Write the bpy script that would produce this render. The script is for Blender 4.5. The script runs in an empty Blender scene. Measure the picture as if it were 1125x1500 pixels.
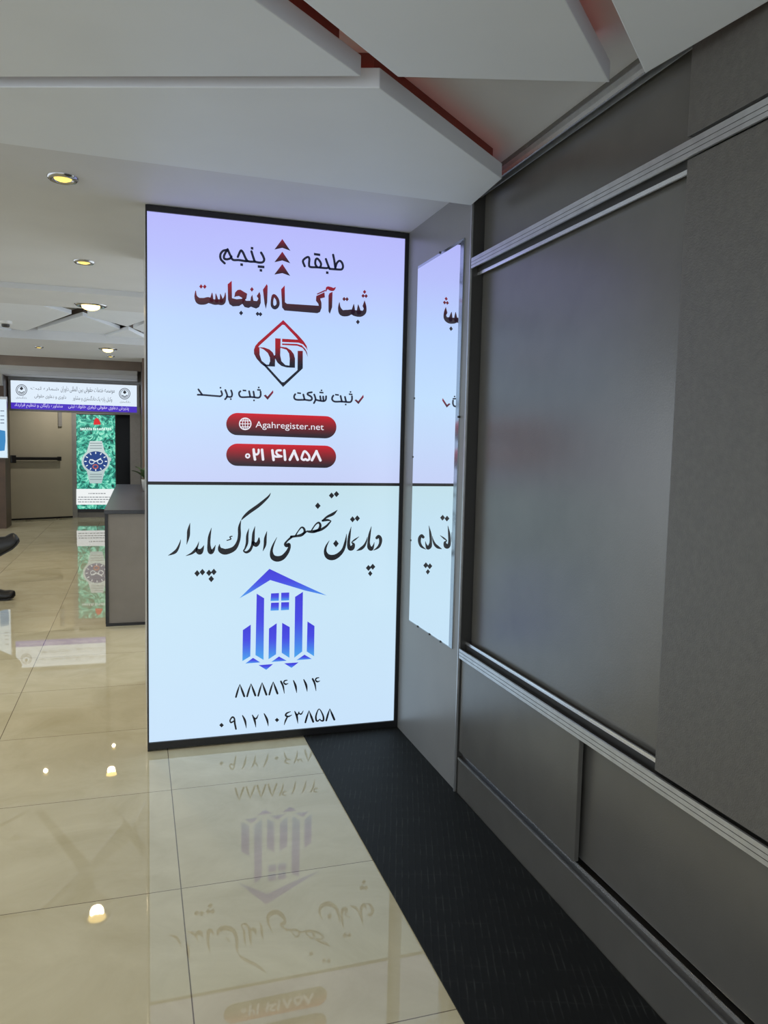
import bpy, bmesh, math, random, unicodedata
from mathutils import Vector, Matrix
random.seed(7)
S = bpy.context.scene
COL = S.collection

# ------------------------------------------------------------------ camera
F, CX, CY, EYE = 1133.05, 562.5, 750.0, 1.4
RM = Matrix(((0.9529659687101627, 0.30303796041302766, 0.00488436577395324),
             (-0.3022671368662759, 0.9491174855771208, 0.0883774662593808),
             (0.022145890159700473, -0.085697101003921, 0.9960750807185963)))  # columns: right, forward, up
right, fwd, up = RM.col[0], RM.col[1], RM.col[2]
cam = bpy.data.cameras.new('camera')
cam.sensor_fit = 'VERTICAL'; cam.sensor_height = 24.0; cam.lens = F / 1500.0 * 24.0
cam.clip_start = 0.05; cam.clip_end = 100
co = bpy.data.objects.new('camera', cam); COL.objects.link(co)
m = Matrix.Identity(4)
for i in range(3):
    m[i][0] = right[i]; m[i][1] = up[i]; m[i][2] = -fwd[i]; m[i][3] = (0, 0, EYE)[i]
co.matrix_world = m
S.camera = co

# ------------------------------------------------------------------ world, lights, exposure
W = bpy.data.worlds.new('world'); S.world = W; W.use_nodes = True
bg = W.node_tree.nodes['Background']
bg.inputs[0].default_value = (0.85, 0.925, 1.0, 1); bg.inputs[1].default_value = 1.9
S.view_settings.view_transform = 'Standard'; S.view_settings.look = 'None'
S.view_settings.exposure = 0.0; S.view_settings.gamma = 1.0; S.view_settings.use_curve_mapping = False
SPOT_W = 22.0
SIGN_E = 1.0

# ------------------------------------------------------------------ measuring helpers: a photo pixel as a point on a plane of the room
def ray(px, py):
    return RM @ Vector(((px - CX) / F, 1.0, -(py - CY) / F))
def on_z(px, py, z):
    r = ray(px, py); t = (z - EYE) / r.z
    return Vector((r.x * t, r.y * t, z))
def on_y(px, py, y):
    r = ray(px, py); t = y / r.y
    return Vector((r.x * t, y, EYE + r.z * t))

# ------------------------------------------------------------------ materials
def lin(c):
    return tuple(((v / 255) / 12.92 if v / 255 <= 0.04045 else ((v / 255 + 0.055) / 1.055) ** 2.4) for v in c) + (1.0,)
def mat(name, col, rough=0.5, metal=0.0, spec=0.5, noise=0.0, nscale=20.0, bump=0.0, bscale=200.0, emit=None, es=1.0):
    M = bpy.data.materials.new(name); M.use_nodes = True
    nt = M.node_tree; b = nt.nodes['Principled BSDF']
    b.inputs['Base Color'].default_value = (*col[:3], 1)
    b.inputs['Roughness'].default_value = rough; b.inputs['Metallic'].default_value = metal
    b.inputs['Specular IOR Level'].default_value = spec
    tc = nt.nodes.new('ShaderNodeTexCoord')
    if noise:
        n = nt.nodes.new('ShaderNodeTexNoise'); n.inputs['Scale'].default_value = nscale; n.inputs['Detail'].default_value = 5
        nt.links.new(tc.outputs['Object'], n.inputs['Vector'])
        r = nt.nodes.new('ShaderNodeValToRGB')
        r.color_ramp.elements[0].position = 0.3; r.color_ramp.elements[1].position = 0.7
        r.color_ramp.elements[0].color = (*[v * (1 - noise) for v in col[:3]], 1)
        r.color_ramp.elements[1].color = (*[min(1, v * (1 + noise)) for v in col[:3]], 1)
        nt.links.new(n.outputs['Fac'], r.inputs['Fac']); nt.links.new(r.outputs['Color'], b.inputs['Base Color'])
    if bump:
        n2 = nt.nodes.new('ShaderNodeTexNoise'); n2.inputs['Scale'].default_value = bscale; n2.inputs['Detail'].default_value = 3
        nt.links.new(tc.outputs['Object'], n2.inputs['Vector'])
        bp = nt.nodes.new('ShaderNodeBump'); bp.inputs['Strength'].default_value = bump; bp.inputs['Distance'].default_value = 0.002
        nt.links.new(n2.outputs['Fac'], bp.inputs['Height']); nt.links.new(bp.outputs['Normal'], b.inputs['Normal'])
    if emit:
        b.inputs['Emission Color'].default_value = (*emit[:3], 1); b.inputs['Emission Strength'].default_value = es
    return M

def floor_mat():
    M = bpy.data.materials.new('polished_beige_tile'); M.use_nodes = True
    nt = M.node_tree; L = nt.links.new; b = nt.nodes['Principled BSDF']
    g = nt.nodes.new('ShaderNodeNewGeometry')
    def math_n(op, a, bb=None, c=None):
        n = nt.nodes.new('ShaderNodeMath'); n.operation = op
        for i, v in enumerate((a, bb, c)):
            if v is None: continue
            if isinstance(v, (int, float)): n.inputs[i].default_value = v
            else: L(v, n.inputs[i])
        return n.outputs[0]
    sp = nt.nodes.new('ShaderNodeSeparateXYZ'); L(g.outputs['Position'], sp.inputs[0])
    def line(sock, off, pitch, half):
        u = math_n('DIVIDE', math_n('SUBTRACT', sock, off), pitch)
        fr = math_n('SUBTRACT', u, math_n('ROUND', u))
        return math_n('LESS_THAN', math_n('MULTIPLY', math_n('ABSOLUTE', fr), pitch), half), math_n('FLOOR', u)
    lx, ix = line(sp.outputs[0], 0.123, 0.74, 0.0017)
    ly, iy = line(sp.outputs[1], 2.393, 0.722, 0.0015)
    grout = math_n('MAXIMUM', lx, ly)
    wn = nt.nodes.new('ShaderNodeTexWhiteNoise'); wn.noise_dimensions = '2D'
    cb = nt.nodes.new('ShaderNodeCombineXYZ'); L(ix, cb.inputs[0]); L(iy, cb.inputs[1]); L(cb.outputs[0], wn.inputs['Vector'])
    # marble cloud, each tile shifted to its own spot in the stone
    sc = nt.nodes.new('ShaderNodeVectorMath'); sc.operation = 'MULTIPLY_ADD'
    L(wn.outputs['Color'], sc.inputs[0]); sc.inputs[1].default_value = (9, 9, 9); L(g.outputs['Position'], sc.inputs[2])
    n = nt.nodes.new('ShaderNodeTexNoise'); n.inputs['Scale'].default_value = 3.2; n.inputs['Detail'].default_value = 9; n.inputs['Roughness'].default_value = 0.62
    n.inputs['Distortion'].default_value = 0.8; L(sc.outputs[0], n.inputs['Vector'])
    r = nt.nodes.new('ShaderNodeValToRGB'); e = r.color_ramp.elements
    e[0].position = 0.3; e[0].color = (0.53, 0.485, 0.325, 1); e[1].position = 0.72; e[1].color = (0.66, 0.62, 0.45, 1)
    L(n.outputs['Fac'], r.inputs['Fac'])
    mx = nt.nodes.new('ShaderNodeMix'); mx.data_type = 'RGBA'; L(grout, mx.inputs['Factor'])
    L(r.outputs['Color'], mx.inputs['A']); mx.inputs['B'].default_value = (0.17, 0.14, 0.1, 1)
    L(mx.outputs['Result'], b.inputs['Base Color'])
    b.inputs['Roughness'].default_value = 0.018
    b.inputs['Specular IOR Level'].default_value = 0.6
    return M

def mat_rubber():
    M = mat('black_ribbed_mat', (0.012, 0.013, 0.013), 0.6, spec=0.2)
    nt = M.node_tree; L = nt.links.new; b = nt.nodes['Principled BSDF']
    g = nt.nodes.new('ShaderNodeNewGeometry')
    vt = nt.nodes.new('ShaderNodeMapping'); vt.inputs['Rotation'].default_value = (0, 0, math.radians(19)); L(g.outputs['Position'], vt.inputs['Vector'])
    w = nt.nodes.new('ShaderNodeTexWave'); w.wave_type = 'BANDS'; w.bands_direction = 'X'; w.inputs['Scale'].default_value = 15
    w.inputs['Distortion'].default_value = 0.6; w.inputs['Detail'].default_value = 1
    w2 = nt.nodes.new('ShaderNodeTexWave'); w2.bands_direction = 'Y'; w2.inputs['Scale'].default_value = 5; w2.inputs['Distortion'].default_value = 1.0
    L(vt.outputs[0], w.inputs['Vector']); L(vt.outputs[0], w2.inputs['Vector'])
    mxx = nt.nodes.new('ShaderNodeMath'); mxx.operation = 'MAXIMUM'
    p = nt.nodes.new('ShaderNodeMath'); p.operation = 'POWER'; p.inputs[1].default_value = 12; L(w.outputs['Fac'], p.inputs[0])
    p2 = nt.nodes.new('ShaderNodeMath'); p2.operation = 'POWER'; p2.inputs[1].default_value = 60; L(w2.outputs['Fac'], p2.inputs[0])
    sc2 = nt.nodes.new('ShaderNodeMath'); sc2.operation = 'MULTIPLY'; sc2.inputs[1].default_value = 0.35; L(p2.outputs[0], sc2.inputs[0])
    L(p.outputs[0], mxx.inputs[0]); L(sc2.outputs[0], mxx.inputs[1])
    n = nt.nodes.new('ShaderNodeTexNoise'); n.inputs['Scale'].default_value = 14; n.inputs['Detail'].default_value = 6; L(g.outputs['Position'], n.inputs['Vector'])
    th = nt.nodes.new('ShaderNodeMapRange'); th.inputs['From Min'].default_value = 0.45; th.inputs['From Max'].default_value = 0.68; L(n.outputs['Fac'], th.inputs['Value'])
    mu = nt.nodes.new('ShaderNodeMath'); mu.operation = 'MULTIPLY'; L(mxx.outputs[0], mu.inputs[0]); L(th.outputs[0], mu.inputs[1])
    r = nt.nodes.new('ShaderNodeValToRGB'); r.color_ramp.elements[0].color = (0.008, 0.009, 0.009, 1); r.color_ramp.elements[1].color = (0.034, 0.037, 0.036, 1)
    L(mu.outputs[0], r.inputs['Fac']); L(r.outputs['Color'], b.inputs['Base Color'])
    bp = nt.nodes.new('ShaderNodeBump'); bp.inputs['Strength'].default_value = 0.2; bp.inputs['Distance'].default_value = 0.001
    L(mxx.outputs[0], bp.inputs['Height']); L(bp.outputs['Normal'], b.inputs['Normal'])
    return M

def mat_poster(name, stops, z0, z1):
    """backlit print: emission colour in bands by height on the panel"""
    M = bpy.data.materials.new(name); M.use_nodes = True
    nt = M.node_tree; L = nt.links.new; b = nt.nodes['Principled BSDF']
    g = nt.nodes.new('ShaderNodeNewGeometry'); sp = nt.nodes.new('ShaderNodeSeparateXYZ'); L(g.outputs['Position'], sp.inputs[0])
    mr = nt.nodes.new('ShaderNodeMapRange'); mr.inputs['From Min'].default_value = z0; mr.inputs['From Max'].default_value = z1
    L(sp.outputs[2], mr.inputs['Value'])
    r = nt.nodes.new('ShaderNodeValToRGB'); cr = r.color_ramp
    cr.elements[0].position = stops[0][0]; cr.elements[0].color = lin(stops[0][1])
    cr.elements[1].position = stops[-1][0]; cr.elements[1].color = lin(stops[-1][1])
    for p, c in stops[1:-1]:
        e = cr.elements.new(p); e.color = lin(c)
    L(mr.outputs[0], r.inputs['Fac'])
    b.inputs['Base Color'].default_value = (0.03, 0.03, 0.03, 1); b.inputs['Roughness'].default_value = 0.35
    L(r.outputs['Color'], b.inputs['Emission Color']); b.inputs['Emission Strength'].default_value = SIGN_E
    return M

def mat_ink():
    M = bpy.data.materials.new('backlit_ink'); M.use_nodes = True
    nt = M.node_tree; L = nt.links.new; b = nt.nodes['Principled BSDF']
    a = nt.nodes.new('ShaderNodeAttribute'); a.attribute_name = 'ink'
    b.inputs['Base Color'].default_value = (0.01, 0.01, 0.012, 1); b.inputs['Roughness'].default_value = 0.4
    L(a.outputs['Color'], b.inputs['Emission Color']); b.inputs['Emission Strength'].default_value = 1.0
    return M

def mat_teal():
    M = bpy.data.materials.new('teal_leaf_print'); M.use_nodes = True
    nt = M.node_tree; L = nt.links.new; b = nt.nodes['Principled BSDF']
    tc = nt.nodes.new('ShaderNodeTexCoord')
    n = nt.nodes.new('ShaderNodeTexNoise'); n.inputs['Scale'].default_value = 6.5; n.inputs['Detail'].default_value = 6; n.inputs['Roughness'].default_value = 0.7
    n.inputs['Distortion'].default_value = 2.2; L(tc.outputs['Object'], n.inputs['Vector'])
    r = nt.nodes.new('ShaderNodeValToRGB'); cr = r.color_ramp
    cr.elements[0].position = 0.36; cr.elements[0].color = lin((5, 40, 42)); cr.elements[1].position = 0.68; cr.elements[1].color = lin((190, 250, 225))
    e = cr.elements.new(0.47); e.color = lin((25, 130, 115)); e = cr.elements.new(0.55); e.color = lin((85, 205, 175))
    L(n.outputs['Fac'], r.inputs['Fac']); L(r.outputs['Color'], b.inputs['Emission Color']); b.inputs['Emission Strength'].default_value = 1.0
    b.inputs['Base Color'].default_value = (0.02, 0.02, 0.02, 1)
    return M

M_floor = floor_mat(); M_mat = mat_rubber()
M_lam = mat('grey_laminate', (0.088, 0.085, 0.077), 0.25, spec=1.0, noise=0.07, nscale=6, bump=0.15, bscale=260)
M_lam_tex = mat('grey_textured_laminate', (0.088, 0.083, 0.073), 0.40, noise=0.12, nscale=60, bump=0.5, bscale=330)
M_wing = mat('grey_wing_laminate', (0.20, 0.20, 0.195), 0.33, noise=0.05, nscale=5, bump=0.1, bscale=200)
M_alu = mat('brushed_aluminium', (0.55, 0.56, 0.57), 0.34, 0.85, noise=0.08, nscale=30)
M_alu_br = mat('bright_aluminium', (0.85, 0.86, 0.88), 0.22, 0.9)
M_dark = mat('dark_reveal', (0.025, 0.024, 0.022), 0.5)
M_black = mat('black_frame', (0.008, 0.008, 0.009), 0.4)
M_white = mat('ceiling_white', (0.56, 0.57, 0.585), 0.55, noise=0.03, nscale=3)
M_panel = mat('white_lacquer_panel', (0.65, 0.68, 0.72), 0.5, noise=0.02, nscale=4)
M_red = mat('red_brown_paint', (0.16, 0.03, 0.018), 0.6, noise=0.15, nscale=8)
M_brown = mat('brown_veneer', (0.085, 0.05, 0.03), 0.45, noise=0.2, nscale=6)
M_mirror = mat('mirror_silver', (0.93, 0.95, 0.96), 0.012, 1.0)
M_mirror_edge = mat('mirror_bevel', (0.45, 0.50, 0.55), 0.12, 0.9)
M_chrome = mat('chrome', (0.42, 0.42, 0.42), 0.12, 1.0)
M_cream = mat('cream_door_paint', (0.50, 0.46, 0.36), 0.45, noise=0.04, nscale=3)
M_counter = mat('counter_grey_panel', (0.19, 0.172, 0.15), 0.45, noise=0.06, nscale=8)
M_stone = mat('dark_stone_top', (0.02, 0.022, 0.027), 0.3, noise=0.3, nscale=60)
M_wall = mat('pale_wall_paint', (0.42, 0.41, 0.39), 0.6, noise=0.03, nscale=3)
M_frame = mat('grey_door_frame', (0.30, 0.29, 0.28), 0.4, noise=0.05)
M_glass = mat('dark_shop_glass', (0.002, 0.0025, 0.003), 0.15, spec=0.1)
M_ink = mat_ink(); M_teal = mat_teal()
M_warm = mat('warm_lamp', (0.05, 0.04, 0.02), emit=(1.0, 0.72, 0.17), es=1.5)
M_warm_hi = mat('bright_lamp', (0.05, 0.04, 0.02), emit=(1.0, 0.70, 0.22), es=5.5)
M_leaf = mat('green_leaf', (0.05, 0.10, 0.03), 0.4, noise=0.3, nscale=10)
M_pot = mat('white_pot', (0.6, 0.6, 0.58), 0.3, noise=0.03)
M_shoe = mat('black_shoe_leather', (0.008, 0.008, 0.009), 0.38, noise=0.1)
M_sole = mat('shoe_sole', (0.015, 0.014, 0.014), 0.6, noise=0.1)
M_trouser = mat('dark_trousers', (0.013, 0.013, 0.016), 0.85, bump=0.2, bscale=300)
M_shirt = mat('grey_shirt', (0.18, 0.19, 0.21), 0.8, bump=0.2, bscale=300)
M_skin = mat('skin', (0.52, 0.30, 0.21), 0.5, noise=0.06)
M_hair = mat('dark_hair', (0.012, 0.009, 0.007), 0.6, noise=0.3, nscale=60)
M_seat = mat('chair_fabric', (0.03, 0.03, 0.035), 0.8, bump=0.2)

# ------------------------------------------------------------------ object helpers
def link(name, me, material=None, parent=None):
    o = bpy.data.objects.new(name, me); COL.objects.link(o)
    if material is not None and me is not None and len(me.materials) == 0: me.materials.append(material)
    if parent is not None: o.parent = parent
    return o
def from_bm(name, bm, material, parent=None, smooth=False):
    bmesh.ops.recalc_face_normals(bm, faces=bm.faces)
    me = bpy.data.meshes.new(name); bm.to_mesh(me); bm.free()
    if smooth:
        for p in me.polygons: p.use_smooth = True
    return link(name, me, material, parent)
def empty(name, loc):
    o = bpy.data.objects.new(name, None); COL.objects.link(o); o.location = loc; o.empty_display_size = 0.1
    return o
def tag(o, label, cat, group=None, kind=None):
    o['label'] = label; o['category'] = cat
    if group: o['group'] = group
    if kind: o['kind'] = kind
    return o
def struct(o, label=None, cat=None):
    o['kind'] = 'structure'
    if label: o['label'] = label
    if cat: o['category'] = cat
    return o
def put(o, parent):
    """parent keeping the world place (parents carry translation only)"""
    o.parent = parent; o.matrix_parent_inverse = Matrix.Translation(-parent.location)
    return o
def bbox(bm, x0, x1, y0, y1, z0, z1, bev=0.0):
    r = bmesh.ops.create_cube(bm, size=1.0)
    for v in r['verts']:
        v.co = Vector((x0 + (v.co.x + .5) * (x1 - x0), y0 + (v.co.y + .5) * (y1 - y0), z0 + (v.co.z + .5) * (z1 - z0)))
    if bev:
        ed = list({e for v in r['verts'] for e in v.link_edges})
        bmesh.ops.bevel(bm, geom=ed, offset=bev, segments=2, affect='EDGES', profile=0.6)
def box(name, x0, x1, y0, y1, z0, z1, material, parent=None, bev=0.0):
    bm = bmesh.new(); bbox(bm, x0, x1, y0, y1, z0, z1, bev)
    o = from_bm(name, bm, material)
    if parent is not None: put(o, parent)
    return o
def prism(name, pts, z0, z1, material, parent=None, bev=0.0):
    bm = bmesh.new()
    vs = [bm.verts.new((p[0], p[1], z0)) for p in pts]
    f = bm.faces.new(vs)
    ex = bmesh.ops.extrude_face_region(bm, geom=[f])
    for g in ex['geom']:
        if isinstance(g, bmesh.types.BMVert): g.co.z = z1
    if bev: bmesh.ops.bevel(bm, geom=list(bm.edges), offset=bev, segments=2, affect='EDGES', profile=0.6)
    o = from_bm(name, bm, material)
    if parent is not None: put(o, parent)
    return o
def lathe(bm, prof, cx, cy, seg=28):
    rings = []
    for r, z in prof:
        rings.append([bm.verts.new((cx + r * math.cos(2 * math.pi * k / seg), cy + r * math.sin(2 * math.pi * k / seg), z)) for k in range(seg)])
    for a, b in zip(rings, rings[1:]):
        for k in range(seg):
            bm.faces.new((a[k], a[(k + 1) % seg], b[(k + 1) % seg], b[k]))
    return rings

# ================================================================== STRUCTURE
WX = 1.225            # plane of the grey wall on the right
ZC = 2.40             # ceiling
SY = 3.546            # front of the big light box
YF = 14.8             # far wall
bm = bmesh.new(); bbox(bm, -6.0, 1.5, -2.5, 15.2, -0.1, 0.0)
struct(from_bm('floor', bm, M_floor), 'polished beige stone tile floor of the corridor', 'floor')
bm = bmesh.new(); bbox(bm, -6.0, 1.5, -2.5, 5.62, ZC, ZC + 0.06)
struct(from_bm('ceiling', bm, M_white), 'flat white ceiling above the angled panels', 'ceiling')
# beam with the bright lip that ends the low ceiling
bm = bmesh.new()
bbox(bm, -6.0, 1.5, 5.62, 6.02, ZC - 0.035, ZC + 0.06)
bbox(bm, -6.0, 1.5, 6.02, 6.42, ZC - 0.012, ZC + 0.2)
struct(from_bm('trim_1', bm, M_white), 'white ceiling beam at the end of the low ceiling', 'beam')
ZH = 2.56
bm = bmesh.new(); bbox(bm, -6.0, 1.5, 6.42, 15.2, ZH, ZH + 0.06)
struct(from_bm('ceiling_far', bm, M_white), 'higher ceiling of the far corridor', 'ceiling')
bm = bmesh.new(); bbox(bm, -6.0, 1.5, 8.45, 10.25, 2.37, ZH)
struct(from_bm('trim_2', bm, M_white), 'white ceiling beam carrying small downlights down the corridor', 'beam')
bm = bmesh.new(); bbox(bm, -6.0, 1.5, 13.41, 13.55, 1.95, ZH)
struct(from_bm('trim_3', bm, M_white), 'pale header behind the far lit sign', 'beam')
bm = bmesh.new(); bbox(bm, -6.0, 0.0, 11.34, 12.0, 2.344, 2.37); bbox(bm, -6.0, 0.0, 12.04, 12.75, 2.342, 2.37); bbox(bm, -6.0, 0.0, 12.79, 13.409, 2.338, 2.37)
struct(from_bm('ceiling_lower', bm, M_white), 'stepped white ceiling boards between the far beam and the lit sign', 'ceiling')
struct(box('wall_far', -6.0, 1.5, YF, YF + 0.15, 0, ZH, M_wall), 'far end wall of the corridor', 'wall')
struct(box('wall_left', -6.0, -1.925, 13.0, 13.5, 0, ZH, M_brown), 'brown veneered wall end on the left of the far door', 'wall')
# right wall: backing, wing with the mirror, column behind the light box
struct(box('wall_right', 1.305, 1.42, -2.5, 3.60, 0, ZC, M_dark), 'dark backing wall behind the grey sliding panels', 'wall')
struct(box('wall_wing', WX, 1.305, 2.802, 3.60, 0, ZC, M_wing), 'grey laminate wall strip that carries the mirror', 'wall')
struct(box('wall_column', 0.037, 1.42, SY + 0.06, 4.62, 0, ZC, M_alu), 'aluminium clad column behind the light box', 'column')
struct(box('wall_right_far', 0.055, 1.42, 9.75, YF, 0, ZH, M_brown), 'brown shop wall beyond the counter', 'wall')
struct(box('trim_4', 1.2165, 1.305, 2.7952, 2.8019, 0, ZC, M_alu), 'thin bright vertical edge beside the mirror wall', 'trim')
struct(box('baseboard_right', 1.228, 1.305, -2.5, 2.789, 0, 0.148, M_lam), 'grey plinth board under the sliding panels', 'baseboard')

# ================================================================== RAILS AND SLIDING PANELS
def rail(label, body, lips, grooves, y0=-2.5, y1=2.789):
    """rail body plus the thin lips that guide the panels; each given as x0, x1, z0, z1, material"""
    t = tag(empty('aluminium_rail', (WX, 0, body[2])), label, 'rail', 'aluminium rails on the grey wall')
    b = bmesh.new(); bbox(b, body[0], body[1], y0, y1, body[2], body[3], 0.0008); put(from_bm('rail_body', b, body[4]), t)
    for l in lips:
        b = bmesh.new(); bbox(b, l[0], l[1], y0, y1, l[2], l[3]); put(from_bm('lip', b, l[4]), t)
    if grooves:
        b = bmesh.new()
        for zz in grooves: bbox(b, 1.2168, 1.2180, y0, y1, zz - 0.0006, zz + 0.0006)
        put(from_bm('groove', b, M_dark), t)
    return t
rail('top aluminium rail where the grey wall meets the ceiling', (1.2215, 1.3045, 2.385, 2.3995, M_lam),
     [(1.2195, 1.2240, 2.350, 2.364, M_alu_br), (1.2240, 1.2270, 2.350, 2.386, M_alu), (1.2455, 1.2490, 2.346, 2.386, M_alu)], None)
rail('upper aluminium rail running along the grey wall above the big sliding panels', (1.2235, 1.3045, 2.092, 2.118, M_alu),
     [(1.2175, 1.2235, 2.081, 2.119, M_alu), (1.2465, 1.2490, 2.068, 2.093, M_dark), (1.2450, 1.2505, 2.057, 2.068, M_alu_br), (1.2880, 1.2925, 2.050, 2.093, M_alu), (1.2455, 1.2490, 2.118, 2.130, M_alu)], (2.092, 2.104))  # dark middle lip coloured to stand for the shaded gap under the fascia
rail('aluminium rail at knee height under the big sliding panels', (1.2235, 1.3045, 0.565, 0.588, M_lam),
     [(1.2175, 1.2235, 0.562, 0.600, M_alu), (1.2465, 1.2490, 0.587, 0.615, M_dark), (1.2450, 1.2505, 0.615, 0.626, M_alu_br), (1.2880, 1.2925, 0.587, 0.620, M_dark), (1.2455, 1.2490, 0.552, 0.566, M_alu)], (0.574, 0.587))  # dark middle lip again gives the shade of the gap by colour
t = tag(empty('floor_track', (WX, 0, 0.148)), 'low aluminium track on top of the grey plinth', 'track')
put(box('track_body', 1.2285, 1.3045, -2.5, 2.789, 0.1485, 0.156, M_dark), t)
put(box('edge_highlight', 1.2262, 1.2284, -2.5, 2.789, 0.145, 0.1515, M_alu), t)  # metal strip standing in for the highlight on the plinth's top edge
put(box('lip', 1.2455, 1.2490, -2.5, 2.789, 0.1562, 0.168, M_alu_br), t)

FR, FR1 = 1.2285, 1.2440      # front track
BK, BK1 = 1.2670, 1.2830      # back track
G = 'grey sliding panels of the right wall'
def panel(label, x0, x1, y0, y1, z0, z1, mt):
    t = tag(empty('sliding_panel', ((x0 + x1) / 2, (y0 + y1) / 2, z0)), label, 'panel', G)
    put(box('board', x0, x1, y0, y1, z0, z1, mt, bev=0.001), t)
    put(box('edge_band', x0 + 0.001, x1 - 0.001, y0 - 0.0016, y0 - 0.0002, z0 + 0.002, z1 - 0.002, M_lam), t)
    return t
panel('big recessed grey sliding panel right of the mirror', BK, BK1, 1.40, 2.785, 0.606, 2.080, M_lam)
panel('big grey sliding panel in front track at right edge of the photo', FR, FR1, -2.3, 1.575, 0.606, 2.080, M_lam_tex)
panel('narrow recessed grey panel high up under the ceiling rail', BK, BK1, 1.40, 2.785, 2.134, 2.370, M_lam)
panel('narrow grey textured panel high up at the upper right corner', FR, FR1, -2.3, 1.58, 2.134, 2.370, M_lam_tex)
panel('low grey front panel under the knee rail beside the mirror wall', FR, FR1, 1.92, 2.785, 0.1795, 0.5635, M_lam)
panel('low recessed grey panel under the knee rail at the lower right', 1.2580, 1.2720, -2.3, 2.02, 0.1795, 0.5635, M_lam)
# dark reveal at the far end of the recess
struct(box('trim_5', 1.2238, 1.3045, 2.7892, 2.7950, 0.0, 2.39, M_dark), 'dark reveal beside the recessed panels', 'trim')

# mat along the wall
bm = bmesh.new(); bbox(bm, 0.752, 1.226, -2.4, SY + 0.055, 0.0005, 0.006, 0.001)
tag(from_bm('floor_mat', bm, M_mat), 'long black ribbed rubber mat on the floor along the grey wall', 'mat')

# ================================================================== MIRROR
t = tag(empty('wall_mirror', (WX, 3.12, 0.575)), 'tall narrow frameless mirror on the grey wall strip beside the big lit sign', 'mirror')
my0, my1, mz0, mz1 = 2.868, 3.392, 0.578, 2.215
put(box('backing', 1.2195, 1.2248, my0, my1, mz0, mz1, M_mirror_edge), t)
bm = bmesh.new()
i = 0.012
o_ = [(my0, mz0), (my1, mz0), (my1, mz1), (my0, mz1)]; n_ = [(my0 + 0.03, mz0 + 0.004), (my1 - 0.004, mz0 + 0.004), (my1 - 0.004, mz1 - i), (my0 + 0.03, mz1 - i)]
ov = [bm.verts.new((1.2192, a, b)) for a, b in o_]; nv = [bm.verts.new((1.2178, a, b)) for a, b in n_]
for k in range(4): bm.faces.new((ov[k], ov[(k + 1) % 4], nv[(k + 1) % 4], nv[k]))
put(from_bm('bevelled_edge', bm, M_mirror_edge), t)
bm = bmesh.new(); bm.faces.new([bm.verts.new((1.2178, a, b)) for a, b in n_])
put(from_bm('mirror_glass', bm, M_mirror), t)
for (yy, zz) in ((3.27, mz0), (3.12, mz0), (2.99, mz0), (my1, 1.62), (my1, 0.96), (my1, 1.35), (my0, 1.52), (3.12, mz1)):
    put(box('clip', 1.2150, 1.2249, yy - 0.004, yy + 0.004, zz - 0.004, zz + 0.004, M_dark, bev=0.001), t)

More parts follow.
